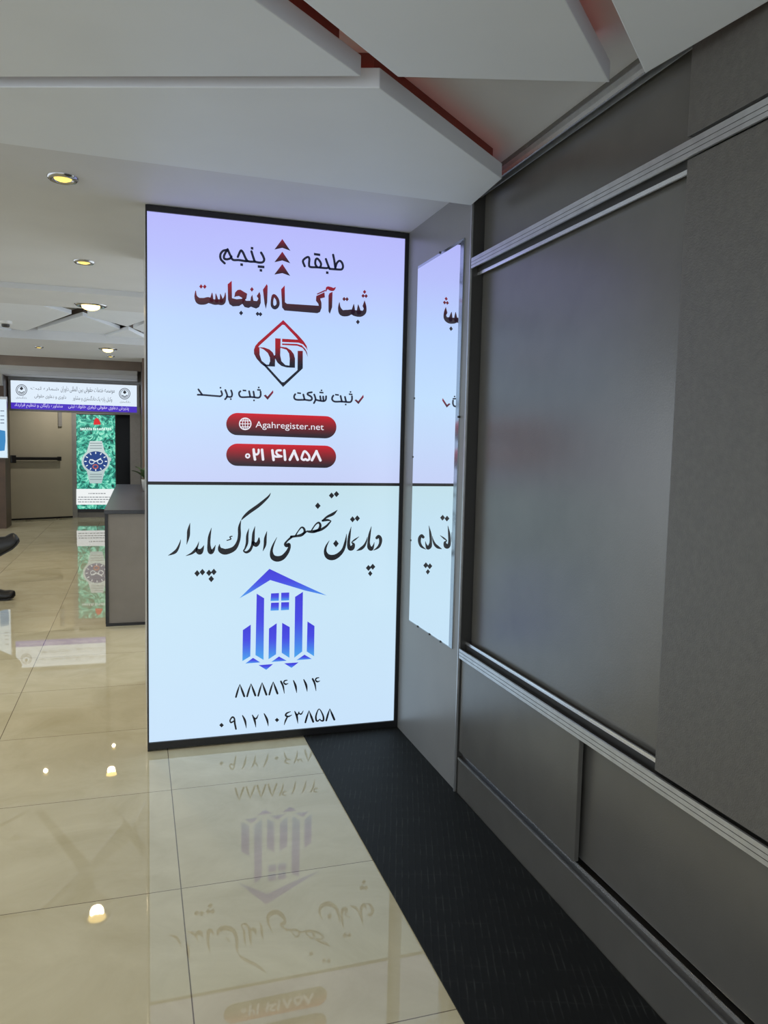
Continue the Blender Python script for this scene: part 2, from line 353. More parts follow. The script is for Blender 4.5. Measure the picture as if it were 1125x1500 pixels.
# ================================================================== LETTERING TOOLS
class Ink:
    """gathers flat printed shapes given as photo positions on the plane y = Y"""
    def __init__(self, Y):
        self.Y = Y; self.v = []; self.c = []; self.f = []
    def base(self, ox, oy, sc):
        self.ox, self.oy, self.sc = ox, oy, sc; return self
    def col(self, fn):
        self.fn = fn if callable(fn) else (lambda x, y, c=fn: c)
        return self
    def _vert(self, x, y, lx=None, ly=None):
        self.v.append(on_y(self.ox + x / self.sc, self.oy + y / self.sc, self.Y)); self.c.append(self.fn(x, y)); return len(self.v) - 1
    def poly(self, pts):
        b = bmesh.new(); vs = [b.verts.new((p[0], p[1], 0)) for p in pts]; fc = b.faces.new(vs)
        # cut horizontally so the print colours can run from top to bottom
        ys = [p[1] for p in pts]; y0, y1 = min(ys), max(ys); n = 7
        for k in range(1, n):
            bmesh.ops.bisect_plane(b, geom=list(b.verts) + list(b.edges) + list(b.faces), plane_co=(0, y0 + (y1 - y0) * k / n, 0), plane_no=(0, 1, 0))
        bmesh.ops.triangulate(b, faces=list(b.faces))
        b.verts.index_update(); idx = {v: self._vert(v.co.x, v.co.y) for v in b.verts}
        for fc in b.faces: self.f.append([idx[v] for v in fc.verts])
        b.free(); return self
    def stroke(self, pts, w=None, closed=False, smooth=True):
        P = [(p[0], p[1], (p[2] if len(p) > 2 else w)) for p in pts]
        if smooth and len(P) > 2:
            Q = []; n = len(P); rng = n if closed else n - 1
            for i in range(rng):
                g = (lambda k: P[k % n]) if closed else (lambda k: P[max(0, min(n - 1, k))])
                p0, p1, p2, p3 = g(i - 1), g(i), g(i + 1), g(i + 2)
                for s in range(6):
                    u = s / 6
                    q = [0.5 * (2 * b + (c - a) * u + (2 * a - 5 * b + 4 * c - d) * u * u + (3 * b - a - 3 * c + d) * u ** 3) for a, b, c, d in zip(p0, p1, p2, p3)]
                    q[2] = max(q[2], 2.0); Q.append(q)
            if not closed: Q.append(list(P[-1]))
        else: Q = [list(p) for p in P]
        n = len(Q); L, R = [], []
        for i, (x, y, ww) in enumerate(Q):
            a = Q[(i - 1) % n] if closed else Q[max(0, i - 1)]; b = Q[(i + 1) % n] if closed else Q[min(n - 1, i + 1)]
            dx, dy = b[0] - a[0], b[1] - a[1]; l = math.hypot(dx, dy) or 1
            nx, ny = -dy / l * ww / 2, dx / l * ww / 2
            L.append(self._vert(x + nx, y + ny)); R.append(self._vert(x - nx, y - ny))
        for i in range(n if closed else n - 1):
            j = (i + 1) % n; self.f.append([L[i], L[j], R[j], R[i]])
        if not closed:
            for q, o2 in ((Q[0], Q[1]), (Q[-1], Q[-2])):
                if q[2] < 6: continue
                a0 = math.atan2(q[1] - o2[1], q[0] - o2[0]); c = self._vert(q[0], q[1]); prev = None
                for k in range(7):
                    a = a0 - math.pi / 2 + math.pi * k / 6
                    vv = self._vert(q[0] + math.cos(a) * q[2] / 2, q[1] + math.sin(a) * q[2] / 2)
                    if prev is not None: self.f.append([c, prev, vv])
                    prev = vv
        return self
    def dia(self, x, y, rx, ry=None):
        ry = ry or rx; k = 0.28
        return self.poly([(x - rx, y), (x - rx * k, y - ry * (1 - k)), (x, y - ry), (x + rx * k * 2, y - ry * (1 - k * 2)), (x + rx, y), (x + rx * k, y + ry * (1 - k)), (x, y + ry), (x - rx * k * 2, y + ry * (1 - k * 2))])
    def bar(self, x, y, w, h, sk=0.0):
        return self.poly([(x - w / 2, y - h / 2 - sk), (x + w / 2, y - h / 2 + sk), (x + w / 2, y + h / 2 + sk), (x - w / 2, y + h / 2 - sk)])
    def text(self, s, x0, y0, x1, y1, height):
        """set type between two baseline points"""
        cu = bpy.data.curves.new('type', 'FONT'); cu.body = s; cu.size = 1.0; cu.resolution_u = 4
        o = bpy.data.objects.new('type', cu); COL.objects.link(o)
        dg = bpy.context.evaluated_depsgraph_get(); dg.update()
        me = bpy.data.meshes.new_from_object(o.evaluated_get(dg))
        xs = [v.co.x for v in me.vertices]; mn, mxx = min(xs), max(xs); w = mxx - mn
        off = len(self.v)
        for v in me.vertices:
            u = (v.co.x - mn) / w
            self._vert(x0 + (x1 - x0) * u, y0 + (y1 - y0) * u - v.co.y / 0.72 * height)
        for p in me.polygons: self.f.append([off + k for k in p.vertices])
        bpy.data.objects.remove(o); bpy.data.curves.remove(cu); bpy.data.meshes.remove(me)
        return self
    def done(self, name, parent):
        me = bpy.data.meshes.new(name); me.from_pydata([tuple(v) for v in self.v], [], self.f); me.update()
        at = me.color_attributes.new('ink', 'FLOAT_COLOR', 'POINT')
        for i, c in enumerate(self.c): at.data[i].color = lin(c) if len(c) == 3 else c
        bm = bmesh.new(); bm.from_mesh(me)
        for fc in bm.faces:
            fc.normal_update()
            if fc.normal.y > 0: fc.normal_flip()
        bm.to_mesh(me); bm.free()
        return put(link(name, me, M_ink), parent)
def ramp(y0, c0, y1, c1, ym=None, cm=None):
    def fn(x, y):
        def mixc(a, b, u): return tuple(a[k] + (b[k] - a[k]) * u for k in range(3))
        u = max(0, min(1, (y - y0) / (y1 - y0)))
        if cm is None: return mixc(c0, c1, u)
        um = (ym - y0) / (y1 - y0)
        return mixc(c0, cm, u / um) if u < um else mixc(cm, c1, (u - um) / (1 - um))
    return fn

# ================================================================== THE BIG LIGHT BOX
LB = tag(empty('light_box', (0.63, SY, 0.0)), 'tall two-part backlit advertising sign standing on the floor at the corridor corner', 'sign')
lx0, lx1, lz0, lz1, zm = 0.0425, 1.206, 0.040, 2.372, 1.213
bm = bmesh.new()
bbox(bm, 0.036, lx0, SY - 0.008, SY + 0.055, 0.0015, 2.3975)
bbox(bm, lx1, 1.2235, SY - 0.008, SY + 0.055, 0.0075, 2.3975)
bbox(bm, lx0, lx1, SY - 0.010, SY + 0.055, lz1, 2.3975)
bbox(bm, lx0, lx1, SY - 0.010, SY + 0.055, 0.0075, lz0)
put(from_bm('frame', bm, M_black), LB)
put(box('divider', lx0, lx1, SY - 0.006, SY + 0.05, zm - 0.007, zm + 0.007, M_black), LB)
M_up = mat_poster('upper_poster', [(0, (196, 206, 244)), (0.35, (193, 222, 252)), (0.62, (186, 212, 255)), (0.85, (184, 192, 252)), (1, (182, 184, 250))], zm, lz1)
M_lo = mat_poster('lower_poster', [(0, (200, 226, 250)), (0.5, (199, 228, 246)), (0.85, (194, 224, 240)), (1, (192, 222, 232))], lz0, zm)
upf = box('poster_face', lx0, lx1, SY, SY + 0.03, zm + 0.007, lz1, M_up); put(upf, LB); upf['label'] = 'upper lavender and sky blue poster'
lof = box('poster_face', lx0, lx1, SY, SY + 0.03, lz0, zm - 0.007, M_lo); put(lof, LB); lof['label'] = 'lower pale blue poster'
bpy.context.view_layer.update()
def sub(o, parent):
    o.parent = parent; o.matrix_parent_inverse = parent.matrix_world.inverted(); return o
_put0 = put
def put(o, parent):
    if parent.parent is not None:
        bpy.context.view_layer.update(); return sub(o, parent)
    return _put0(o, parent)
YI = SY - 0.0012
NAVY = (18, 22, 44)
# --- row: two words with arrows between
I = Ink(YI).base(310, 345, 11.25).col(NAVY); w = 38
I.stroke([(815, 282), (848, 340), (866, 400), (840, 440), (780, 445), (712, 430)], w).stroke([(656, 262), (690, 370), (712, 432)], w)
I.stroke([(712, 430), (640, 430), (588, 420)], w).stroke([(432, 352), (468, 268), (490, 248), (522, 290), (560, 375), (590, 420)], w)
I.stroke([(590, 422), (560, 422), (450, 405), (352, 400), (312, 335), (262, 226)], w)
I.stroke([(262, 236), (232, 275), (205, 335), (208, 378), (250, 392), (308, 376), (326, 345)], w).stroke([(252, 238), (190, 252), (146, 310), (152, 390), (215, 458)], w)
I.bar(666, 210, 42, 42, 3).bar(495, 480, 44, 42, 3).bar(815, 515, 110, 42, 5).bar(812, 574, 42, 42, 3)
I.done('lettering', upf); I = Ink(YI).base(430, 355, 12.5).col(NAVY); w = 40
I.stroke([(725, 228), (745, 330), (765, 470)], w).stroke([(765, 470), (790, 385), (840, 338), (886, 372), (906, 440), (888, 488), (840, 498), (660, 485)], w)
I.stroke([(592, 306), (625, 400), (660, 485)], w).stroke([(640, 455), (600, 472), (440, 458), (305, 450), (284, 400), (290, 305), (265, 268), (205, 298), (172, 348), (205, 438)], w)
I.stroke([(430, 452), (400, 400), (402, 330), (430, 296), (478, 340), (504, 400), (488, 455)], w)
I.bar(431, 222, 115, 44, 8).bar(617, 555, 46, 46, 3)
I.done('lettering', upf)
for pts in ([(557, 78), (603, 145), (557, 128), (512, 138)], [(557, 150), (602, 216), (557, 200), (512, 210)], [(557, 220), (602, 288), (557, 272), (511, 280)]):
    y0 = pts[0][1]
    Ink(YI).base(270, 330, 3.879).col(ramp(y0, (140, 20, 50), y0 + 62, (30, 18, 26))).poly(pts).done('arrow', upf)
# --- bold headline
R0, R1, R2 = (160, 10, 42), (72, 24, 34), (36, 28, 42)
I = Ink(YI).base(275, 405, 8.036).col(ramp(60, R0, 400, (20, 24, 48), 285, (66, 30, 40)))
I.stroke([(93, 172, 10), (95, 235, 34), (130, 285, 76), (190, 292, 80), (240, 278, 72), (275, 290, 62), (320, 302, 64), (360, 300, 64), (408, 300, 68), (436, 255, 32), (443, 192, 8)])
I.stroke([(287, 195, 8), (284, 240, 30), (280, 280, 46)]).stroke([(330, 205, 8), (338, 250, 28), (342, 290, 44)]).stroke([(384, 208, 8), (392, 250, 28), (396, 290, 44)])
I.dia(157, 118, 22, 26).dia(200, 120, 22, 26)
I.poly([(470, 92), (518, 50), (521, 255), (575, 268), (640, 262), (692, 252), (648, 320), (605, 348), (530, 352), (490, 325), (474, 270)])
I.poly([(548, 245), (558, 188), (588, 158), (620, 155), (700, 203), (690, 262), (640, 285), (640, 252), (602, 230), (566, 236)])
I.poly([(648, 262), (690, 286), (738, 286), (744, 242), (760, 215), (774, 285), (815, 290), (832, 262), (812, 230), (845, 180), (858, 220), (860, 310), (840, 360), (805, 378), (770, 366), (745, 356), (715, 371), (670, 360), (640, 318)])
I.dia(755, 152, 22, 28).dia(628, 430, 24, 29).dia(822, 440, 23, 26).dia(856, 444, 23, 26)
I.poly([(885, 155), (930, 90), (941, 112), (936, 300), (920, 382), (904, 320)])
I.stroke([(1012, 224, 36), (1054, 268, 36), (1062, 330, 38), (1030, 366, 44), (996, 345, 34), (993, 282, 30)], closed=True)
I.base(405, 415, 8.036).col(ramp(25, R0, 350, R2, 220, R1))
I.poly([(55, 70), (97, 25), (100, 222), (122, 240), (498, 264), (492, 240), (465, 205), (468, 150), (565, 105), (570, 165), (515, 180), (530, 230), (530, 290), (512, 338), (480, 352), (95, 320), (66, 285)])
I.poly([(475, 122), (575, 75), (580, 90), (480, 134)])
I.poly([(612, 145), (622, 118), (660, 100), (655, 280), (628, 360), (612, 330)]).stroke([(583, 96, 6), (598, 54, 30), (640, 66, 44), (670, 70, 34), (698, 46, 5)])
I.stroke([(741, 228, 8), (741, 290, 34), (770, 345, 70), (830, 350, 76), (882, 338, 60), (930, 352, 72), (990, 356, 76), (1034, 335, 48), (1046, 270, 24), (1036, 206, 6)])
I.poly([(1035, 205), (1054, 290), (1030, 305), (1013, 268)]).stroke([(910, 248, 8), (906, 300, 34), (900, 340, 50)]).stroke([(962, 254, 8), (966, 300, 34), (970, 345, 50)])
I.dia(796, 185, 21, 25).dia(830, 187, 21, 25).dia(1037, 101, 20, 24).dia(1020, 148, 20, 24).dia(1055, 150, 20, 24).dia(958, 455, 23, 29)
I.done('headline', upf)
# --- diamond emblem
I = Ink(YI).base(360, 460, 10.714).col(ramp(95, (165, 10, 50), 810, (8, 14, 34), 500, (158, 6, 24)))
I.poly([(588, 95), (830, 340), (910, 430), (955, 500), (972, 575), (950, 535), (900, 478), (830, 450), (570, 438), (570, 388), (818, 402), (780, 355), (605, 172), (575, 168), (230, 480), (195, 516), (215, 522), (218, 640), (250, 735), (325, 795), (300, 825), (240, 780), (170, 700), (130, 625), (128, 560), (150, 500), (200, 440)])
I.poly([(570, 462), (800, 470), (880, 492), (935, 550), (960, 600), (974, 675), (940, 590), (890, 530), (810, 498), (570, 485)])
I.poly([(200, 520), (290, 525), (370, 555), (425, 605), (462, 690), (458, 825), (375, 822), (310, 818), (285, 792), (362, 795), (382, 740), (378, 680), (345, 610), (280, 555)])
I.poly([(462, 380), (548, 385), (541, 650), (560, 740), (620, 800), (686, 810), (690, 841), (640, 838), (560, 815), (500, 765), (440, 660), (462, 640)])
I.poly([(541, 512), (640, 525), (710, 570), (755, 630), (773, 700), (772, 844), (690, 841), (686, 810), (690, 700), (680, 620), (640, 560), (541, 530)])
I.poly([(815, 578), (895, 578), (895, 853), (585, 1145), (300, 826), (250, 785), (328, 808), (568, 1070), (602, 1070), (812, 880)])
I.done('emblem', upf)
# --- two service lines with check marks
I = Ink(YI).base(280, 560, 8.654).col((24, 30, 52)); w = 23
I.stroke([(880, 118), (880, 168), (855, 195), (800, 190), (745, 186), (640, 188), (612, 165), (608, 132), (625, 114)], w).stroke([(735, 114), (750, 186)], w).stroke([(790, 118), (802, 190)], w)
I.bar(676, 104, 46, 20, 2).bar(860, 97, 46, 20, 2).bar(857, 66, 20, 20).bar(797, 229, 20, 20)
I.stroke([(507, 104), (520, 150), (505, 185), (452, 180)], w).bar(503, 213, 20, 20).stroke([(433, 98), (456, 160), (450, 190), (430, 215)], w)
I.stroke([(381, 112), (393, 155), (372, 176), (345, 176), (145, 160), (84, 158)], w).stroke([(92, 90), (140, 158)], w).bar(372, 69, 20, 20)
I.done('lettering', upf); I = Ink(YI).base(420, 560, 9.375).col((24, 30, 52)); w = 25
I.stroke([(896, 192), (895, 240), (870, 272), (800, 268), (745, 265), (660, 265), (626, 240), (625, 208), (641, 183)], w).stroke([(740, 188), (757, 265)], w).stroke([(800, 200), (816, 270)], w)
I.bar(690, 172, 52, 21, 3).bar(878, 165, 50, 21, 3).bar(876, 133, 21, 21).bar(810, 305, 21, 21)
I.stroke([(541, 192), (537, 235), (510, 258), (440, 250), (396, 238)], w).stroke([(460, 192), (468, 250)], w).stroke([(500, 196), (505, 255)], w).stroke([(378, 168), (396, 232), (374, 285)], w)
I.bar(477, 141, 56, 21, 3).bar(478, 111, 21, 21)
I.stroke([(344, 137), (296, 146), (288, 168), (336, 198), (345, 232), (318, 248), (245, 238)], w).stroke([(228, 168), (245, 238)], w).stroke([(245, 240), (140, 240), (106, 220), (103, 188), (117, 163)], w).bar(170, 149, 52, 21, 3)
I.done('lettering', upf)
for (ox, oy, sc, pts) in ((280, 560, 8.654, [(920, 168), (945, 155), (967, 182), (1038, 100), (1042, 132), (970, 222)]), (420, 560, 9.375, [(930, 245), (955, 235), (982, 260), (1052, 170), (1057, 205), (985, 300)])):
    Ink(YI).base(ox, oy, sc).col(ramp(pts[3][1], (150, 24, 60), pts[5][1], (60, 16, 34))).poly(pts).done('check_mark', upf)
# --- two round-ended badges
for (lc, rc, r) in (((146, 136), (974, 166), 105), ((146, 425), (971, 444), 105)):
    pts = [(lc[0] + r * math.cos(a), lc[1] + r * math.sin(a)) for a in [math.radians(90 + 12 * k) for k in range(16)]]
    pts += [(rc[0] + r * math.cos(a), rc[1] + r * math.sin(a)) for a in [math.radians(-90 + 12 * k) for k in range(16)]]
    def fn(x, y, lc=lc, rc=rc, r=r):
        yc = lc[1] + (rc[1] - lc[1]) * (x - lc[0]) / (rc[0] - lc[0])
        return ramp(-r, (205, 0, 30), r, (16, 16, 30), 10, (112, 18, 28))(0, y - yc)
    Ink(YI).base(325, 600, 6.4286).col(fn).poly(pts).done('badge', upf)
YI2 = YI - 0.0008; WH = (232, 230, 240)
I = Ink(YI2).base(325, 600, 6.4286).col(WH)
circ = lambda rx, ry, n=20: [(220 + rx * math.cos(2 * math.pi * k / n), 134 + ry * math.sin(2 * math.pi * k / n)) for k in range(n)]
I.stroke(circ(54, 54), 10, closed=True).stroke(circ(25, 54), 7, closed=True)
I.stroke([(220, 82), (220, 186)], 7, smooth=False).stroke([(168, 134), (272, 134)], 7, smooth=False).stroke([(178, 106), (262, 106)], 7, smooth=False).stroke([(178, 162), (262, 162)], 7, smooth=False)
I.done('globe_icon', upf)
I = Ink(YI2).base(325, 600, 6.4286).col(WH).text('Agahregister.net', 317, 168, 960, 193, 62); I.done('lettering', upf)
I = Ink(YI2).base(325, 600, 6.4286).col(WH); w = 24
I.stroke([(243 + 17 * math.cos(k * .7854), 436 + 17 * math.sin(k * .7854)) for k in range(8)], 15, closed=True)
I.stroke([(299, 376), (304, 425), (312, 470)], w).stroke([(302, 392), (312, 420), (334, 420), (346, 402), (346, 378)], 20).stroke([(378, 378), (388, 470)], w)
I.stroke([(475, 384), (487, 474)], w).stroke([(480, 428), (510, 443), (562, 440)], 20).stroke([(555, 384), (522, 386), (513, 406), (528, 426), (558, 440)], 20).stroke([(588, 384), (596, 472)], w)
I.stroke([(640, 472), (682, 388)], w).stroke([(680, 388), (714, 472)], w).stroke([(848, 476), (892, 392)], w).stroke([(890, 392), (928, 478)], w)
I.stroke([(780, 392), (758, 430), (752, 462), (772, 474), (787, 466), (804, 476), (824, 464), (818, 430)], 21, closed=True)
I.done('lettering', upf)
# --- lower poster: calligraphy
INK = (8, 10, 18)
I = Ink(YI).base(240, 720, 7.03).col(INK)
I.stroke([(174, 494, 3), (165, 532, 14), (140, 592, 26), (108, 628, 30), (44, 659, 3)]).stroke([(270, 324, 3), (256, 400, 30), (252, 460, 30), (235, 546, 3)])
I.stroke([(225, 663, 3), (282, 640, 20), (322, 608, 30), (346, 565, 18), (362, 514, 3)]).stroke([(338, 588, 20), (352, 612, 52), (374, 620, 58), (396, 594, 32), (413, 554, 3)])
I.stroke([(491, 374, 3), (470, 460, 27), (464, 540, 32), (470, 598, 46), (485, 622, 50), (510, 602, 30), (533, 550, 3)])
I.stroke([(1100, 14, 3), (1072, 58, 20), (980, 140, 34), (880, 212, 34), (822, 264, 22), (797, 296, 4)])
I.stroke([(793, 300, 6), (778, 370, 28), (778, 450, 32), (764, 520, 34), (722, 588, 48), (640, 620, 60), (590, 606, 56), (572, 578, 30), (575, 540, 3)])
I.stroke([(703, 460, 10), (680, 468, 12), (690, 490, 12), (650, 503, 10)])
I.stroke([(876, 380, 3), (860, 450, 24), (856, 530, 26), (836, 588, 16), (822, 612, 14), (850, 626, 24), (884, 606, 28), (906, 565, 26), (918, 515, 32), (924, 430, 26), (939, 358, 3)])
I.stroke([(922, 528, 36), (948, 550, 42), (974, 522, 36), (980, 478, 12)]).stroke([(1062, 408, 3), (1046, 480, 27), (1041, 550, 27), (1020, 614, 3)])
for (x, y) in ((343, 843), (397, 830), (465, 838), (515, 828), (488, 900)): I.dia(x, y, 29, 34)
I.done('calligraphy', lof); I = Ink(YI).base(390, 715, 6.25).col(INK)
I.stroke([(98, 450, 3), (64, 520, 16), (48, 580, 26), (60, 630, 46), (100, 648, 52), (150, 634, 44), (190, 590, 34), (211, 545, 26), (208, 515, 28), (186, 525, 34), (173, 510, 22), (195, 480, 16), (232, 448, 22)])
I.stroke([(228, 445, 22), (270, 440, 20), (320, 430, 26), (350, 404, 22), (346, 372, 20), (322, 360, 14), (287, 402, 10), (268, 436, 14)])
I.stroke([(340, 420, 18), (372, 396, 14), (388, 398, 20), (432, 398, 28), (478, 382, 24), (496, 342, 22), (480, 316, 18), (450, 335, 12), (416, 385, 12)])
I.stroke([(440, 398, 22), (500, 380, 24), (548, 350, 20), (582, 314, 14), (596, 299, 4)]).stroke([(594, 300, 5), (560, 292, 20), (516, 298, 20)]).stroke([(512, 300, 10), (556, 264, 20), (612, 236, 26), (652, 200, 3)])
I.dia(472, 162, 26, 30).dia(598, 68, 25, 28).dia(643, 55, 25, 28)
I.done('calligraphy', lof); I = Ink(YI).base(390, 715, 6.25).col(INK)
I.stroke([(578, 480, 3), (550, 530, 16), (540, 580, 26), (560, 622, 44), (600, 636, 50), (650, 620, 42), (700, 570, 30), (724, 500, 22), (736, 418, 3)]).dia(638, 508, 26, 34)
I.stroke([(778, 354, 3), (762, 430, 22), (754, 510, 28), (765, 550, 40), (788, 545, 42), (800, 514, 24), (784, 496, 10), (812, 472, 14), (850, 444, 3)])
I.stroke([(926, 448, 3), (916, 490, 14), (895, 530, 24), (866, 555, 26), (826, 574, 3)]).stroke([(963, 350, 3), (945, 430, 22), (938, 500, 24), (944, 542, 38), (964, 556, 34), (982, 525, 14), (990, 495, 3)])
I.stroke([(1012, 456, 26), (1030, 440, 26), (1046, 465, 30), (1044, 505, 26), (1024, 542, 22), (980, 571, 3)])
I.dia(790, 286, 24, 28).dia(834, 277, 24, 28).dia(936, 731, 24, 28).dia(975, 720, 24, 28).dia(952, 782, 20, 26)
I.done('calligraphy', lof)
# --- house emblem
B0, B1 = (62, 54, 214), (70, 165, 236)
H = [[(410, 62), (700, 200), (1040, 355), (800, 300), (418, 185), (200, 320), (80, 385)],
     [(270, 335), (352, 385), (345, 1062), (257, 1010)], [(778, 315), (770, 970), (683, 1038), (692, 370)],
     [(118, 735), (205, 675), (200, 1022), (113, 1075)], [(828, 640), (905, 690), (900, 1022), (820, 970)],
     [(405, 718), (490, 660), (483, 1000), (400, 1055)], [(550, 655), (633, 702), (630, 1040), (545, 985)],
     [(428, 332), (515, 328), (513, 412), (422, 416)], [(540, 325), (628, 322), (626, 408), (538, 412)],
     [(428, 435), (515, 432), (512, 518), (422, 522)], [(540, 430), (626, 428), (625, 512), (536, 518)],
     [(230, 1040), (310, 1090), (145, 1102)], [(515, 1025), (600, 1072), (430, 1085)], [(795, 1005), (875, 1052), (708, 1065)],
     [(292, 1120), (450, 1108), (375, 1172)], [(572, 1100), (730, 1090), (652, 1150)]]
I = Ink(YI).base(340, 825, 7.5)
for p in H:
    a, b = min(q[1] for q in p), max(q[1] for q in p)
    I.col(ramp(a, B0, b, B1, a + (b - a) * 0.45, (66, 72, 226))).poly(p)
I.done('house_emblem', lof)
# --- phone numbers
I = Ink(YI).base(310, 980, 5.921).col(INK)
def eight(ax, ay, lx, ly, rx, ry):
    I.stroke([(lx, ly, 15), ((ax + lx) / 2 - 1, (ay + ly) / 2, 15), (ax + 1, ay, 3)]); I.stroke([(ax, ay + 2, 3), ((ax + rx) / 2, (ay + ry) / 2 + 2, 17), (rx, ry, 18)])
def one(x0, y0, x1, y1, x2, y2): I.stroke([(x0, y0, 9), (x1, y1, 19), (x2, y2, 3)])
def four(dx, dy):
    I.stroke([(601 + dx, 108 + dy, 16), (620 + dx, 150 + dy, 16), (631 + dx, 213 + dy, 4)])
    I.stroke([(655 + dx, 97 + dy, 8), (634 + dx, 102 + dy, 12), (626 + dx, 118 + dy, 12), (642 + dx, 132 + dy, 14), (666 + dx, 124 + dy, 4)])
for a in ((245, 130, 211, 243, 283, 236), (342, 125, 308, 237, 379, 229), (438, 115, 404, 232, 475, 222), (534, 108, 500, 222, 571, 212)): eight(*a)
four(0, 0); one(710, 100, 729, 150, 738, 208); one(799, 92, 820, 140, 829, 197); four(275, -22)
I.done('phone_number', lof); I = Ink(YI).base(310, 980, 5.921).col(INK)
I.dia(86, 487, 20, 20)
I.stroke([(192, 452, 12), (168, 464, 14), (160, 445, 12), (180, 417, 14), (197, 430, 14), (201, 470, 16), (211, 520, 15)])
one(268, 404, 290, 450, 301, 514); one(354, 400, 373, 445, 384, 507); I.stroke([(362, 420, 10), (386, 430, 14), (406, 394, 4)])
one(456, 388, 481, 440, 492, 497); I.dia(567, 442, 19, 19)
I.stroke([(684, 370, 6), (654, 382, 14), (642, 402, 16), (665, 412, 14), (697, 398, 5)]).stroke([(660, 410, 12), (642, 445, 14), (629, 486, 4)])
one(721, 368, 739, 410, 748, 474); I.stroke([(728, 388, 10), (746, 396, 13), (758, 370, 6)]).stroke([(756, 375, 6), (766, 390, 12), (780, 388, 12), (796, 360, 4)])
eight(845, 358, 813, 463, 881, 457)
I.stroke([(932, 347, 8), (906, 402, 14), (908, 445, 16), (924, 450, 12), (938, 436, 9), (950, 448, 12), (970, 444, 16), (965, 400, 14)], closed=True)
eight(1025, 342, 994, 447, 1064, 438)
I.done('phone_number', lof)

# ================================================================== ANGLED CEILING PANELS
ZP = 2.30
def z3(px, py, z=ZP):
    p = on_z(px, py, z); return (p.x, p.y)
def ext(a, b, d):
    """carry the edge a->b on past b by d metres"""
    l = math.hypot(b[0] - a[0], b[1] - a[1]); return (b[0] + (b[0] - a[0]) / l * d, b[1] + (b[1] - a[1]) / l * d)
def inset(pts, k):
    """the convex outline moved inward by k metres"""
    n = len(pts); A = sum(pts[i][0] * pts[(i + 1) % n][1] - pts[(i + 1) % n][0] * pts[i][1] for i in range(n)); sg = 1 if A > 0 else -1
    L = []
    for i in range(n):
        (x0, y0), (x1, y1) = pts[i], pts[(i + 1) % n]; l = math.hypot(x1 - x0, y1 - y0)
        nx, ny = -(y1 - y0) / l * sg, (x1 - x0) / l * sg; L.append(((x0 + nx * k, y0 + ny * k), ((x1 - x0) / l, (y1 - y0) / l)))
    out = []
    for i in range(n):
        (p, d), (q, e) = L[i - 1], L[i]; c = d[0] * e[1] - d[1] * e[0]
        if abs(c) < 1e-4: out.append(q); continue
        u = ((q[0] - p[0]) * e[1] - (q[1] - p[1]) * e[0]) / c; out.append((p[0] + d[0] * u, p[1] + d[1] * u))
    return out
M_added_glow = mat('added_red_glow', (0.3, 0.02, 0.01), emit=(0.9, 0.16, 0.08), es=0.9)  # made-up glow strips, added to tint the gaps between the panels red
def ceil_panel(pts, label, z=ZP, th=0.05, top=ZC, ins=0.03, group='angled white panels under the low ceiling'):
    cx = sum(p[0] for p in pts) / len(pts); cy = sum(p[1] for p in pts) / len(pts)
    t = tag(empty('ceiling_panel', (cx, cy, z)), label, 'ceiling panel', group)
    prism('board', pts, z, z + th, M_panel, t, bev=0.003)
    prism('hanger_block', inset(pts, ins), z + th, top - 0.0005, M_red if top == ZC else M_brown, t)
    if ins < 0.05 and z < 2.5:
        o2, i2 = inset(pts, 0.014), inset(pts, 0.024)
        b = bmesh.new(); n = len(pts)
        vo = [b.verts.new((p[0], p[1], z + th + 0.001)) for p in o2]; vi = [b.verts.new((p[0], p[1], z + th + 0.001)) for p in i2]
        for k in range(n): b.faces.new((vo[k], vo[(k + 1) % n], vi[(k + 1) % n], vi[k]))
        r_ = bmesh.ops.extrude_face_region(b, geom=list(b.faces))
        for g in r_['geom']:
            if isinstance(g, bmesh.types.BMVert): g.co.z = z + th + 0.003
        put(from_bm('added_glow_strip', b, M_added_glow), t)
    return t
a1, a2, a3 = z3(529, 112), z3(0, 113), z3(373, 0)
ceil_panel([a1, ext(a1, a2, 0.95), (-1.25, 1.45), ext(a1, a3, 0.35)], 'large white angled ceiling panel at the upper left corner')
b1, b2, b3, b4, b5 = z3(556, 129), z3(0, 128), z3(735, 262), z3(690, 301), z3(187, 235)
ceil_panel([b1, b3, b4, b5, (-1.15, 2.70), ext(b1, b2, 0.85)], 'long white angled ceiling panel hanging just in front of the big lit sign')
c1, c2, c3, c4 = z3(583, 113), z3(893, 121), z3(828, 0), z3(443, 0)
ceil_panel([c1, c2, ext(c2, c3, 0.35), ext(c1, c4, 0.28)], 'white angled ceiling panel at top centre of the photo')
d1, d2, d3 = z3(945, 108), z3(895, 0), z3(1120, 0)
ceil_panel([d1, (1.205, d3[1]), (1.205, 0.75), ext(d1, d2, 0.45)], 'white angled ceiling panel at the upper right corner above the wall')

# further shards down the corridor
ZS = 2.44
GS = 'white angled panels under the far ceiling'
def shard(px, label, dz=0.0): ceil_panel([z3(x, y, ZS + dz) for x, y in px], label, ZS + dz, 0.035, ZH, 0.05, GS)
shard([(-60, 438), (0, 438.5), (39, 441), (105, 460), (37, 485), (-60, 468)], 'far white ceiling shard with the smoke detector on it')
shard([(121, 462.5), (176, 482.5), (127, 498), (56, 488), (55, 483)], 'diamond shaped white ceiling shard in the middle of the far ceiling', 0.02)
shard([(128, 456), (160, 451.5), (215, 454), (215, 468), (186, 478.5), (128, 463)], 'white ceiling shard right behind the bright round downlight', -0.02)
shard([(188, 483), (216, 497), (216, 504), (140, 499.5), (138, 497)], 'white ceiling shard at the right before the far beam')
shard([(195, 481), (222, 469), (222, 491)], 'small white ceiling shard between two larger ones at the far right')
shard([(-50, 474), (0, 481), (34, 487.5), (20, 492), (-50, 486)], 'small white ceiling shard at far left before the beam')
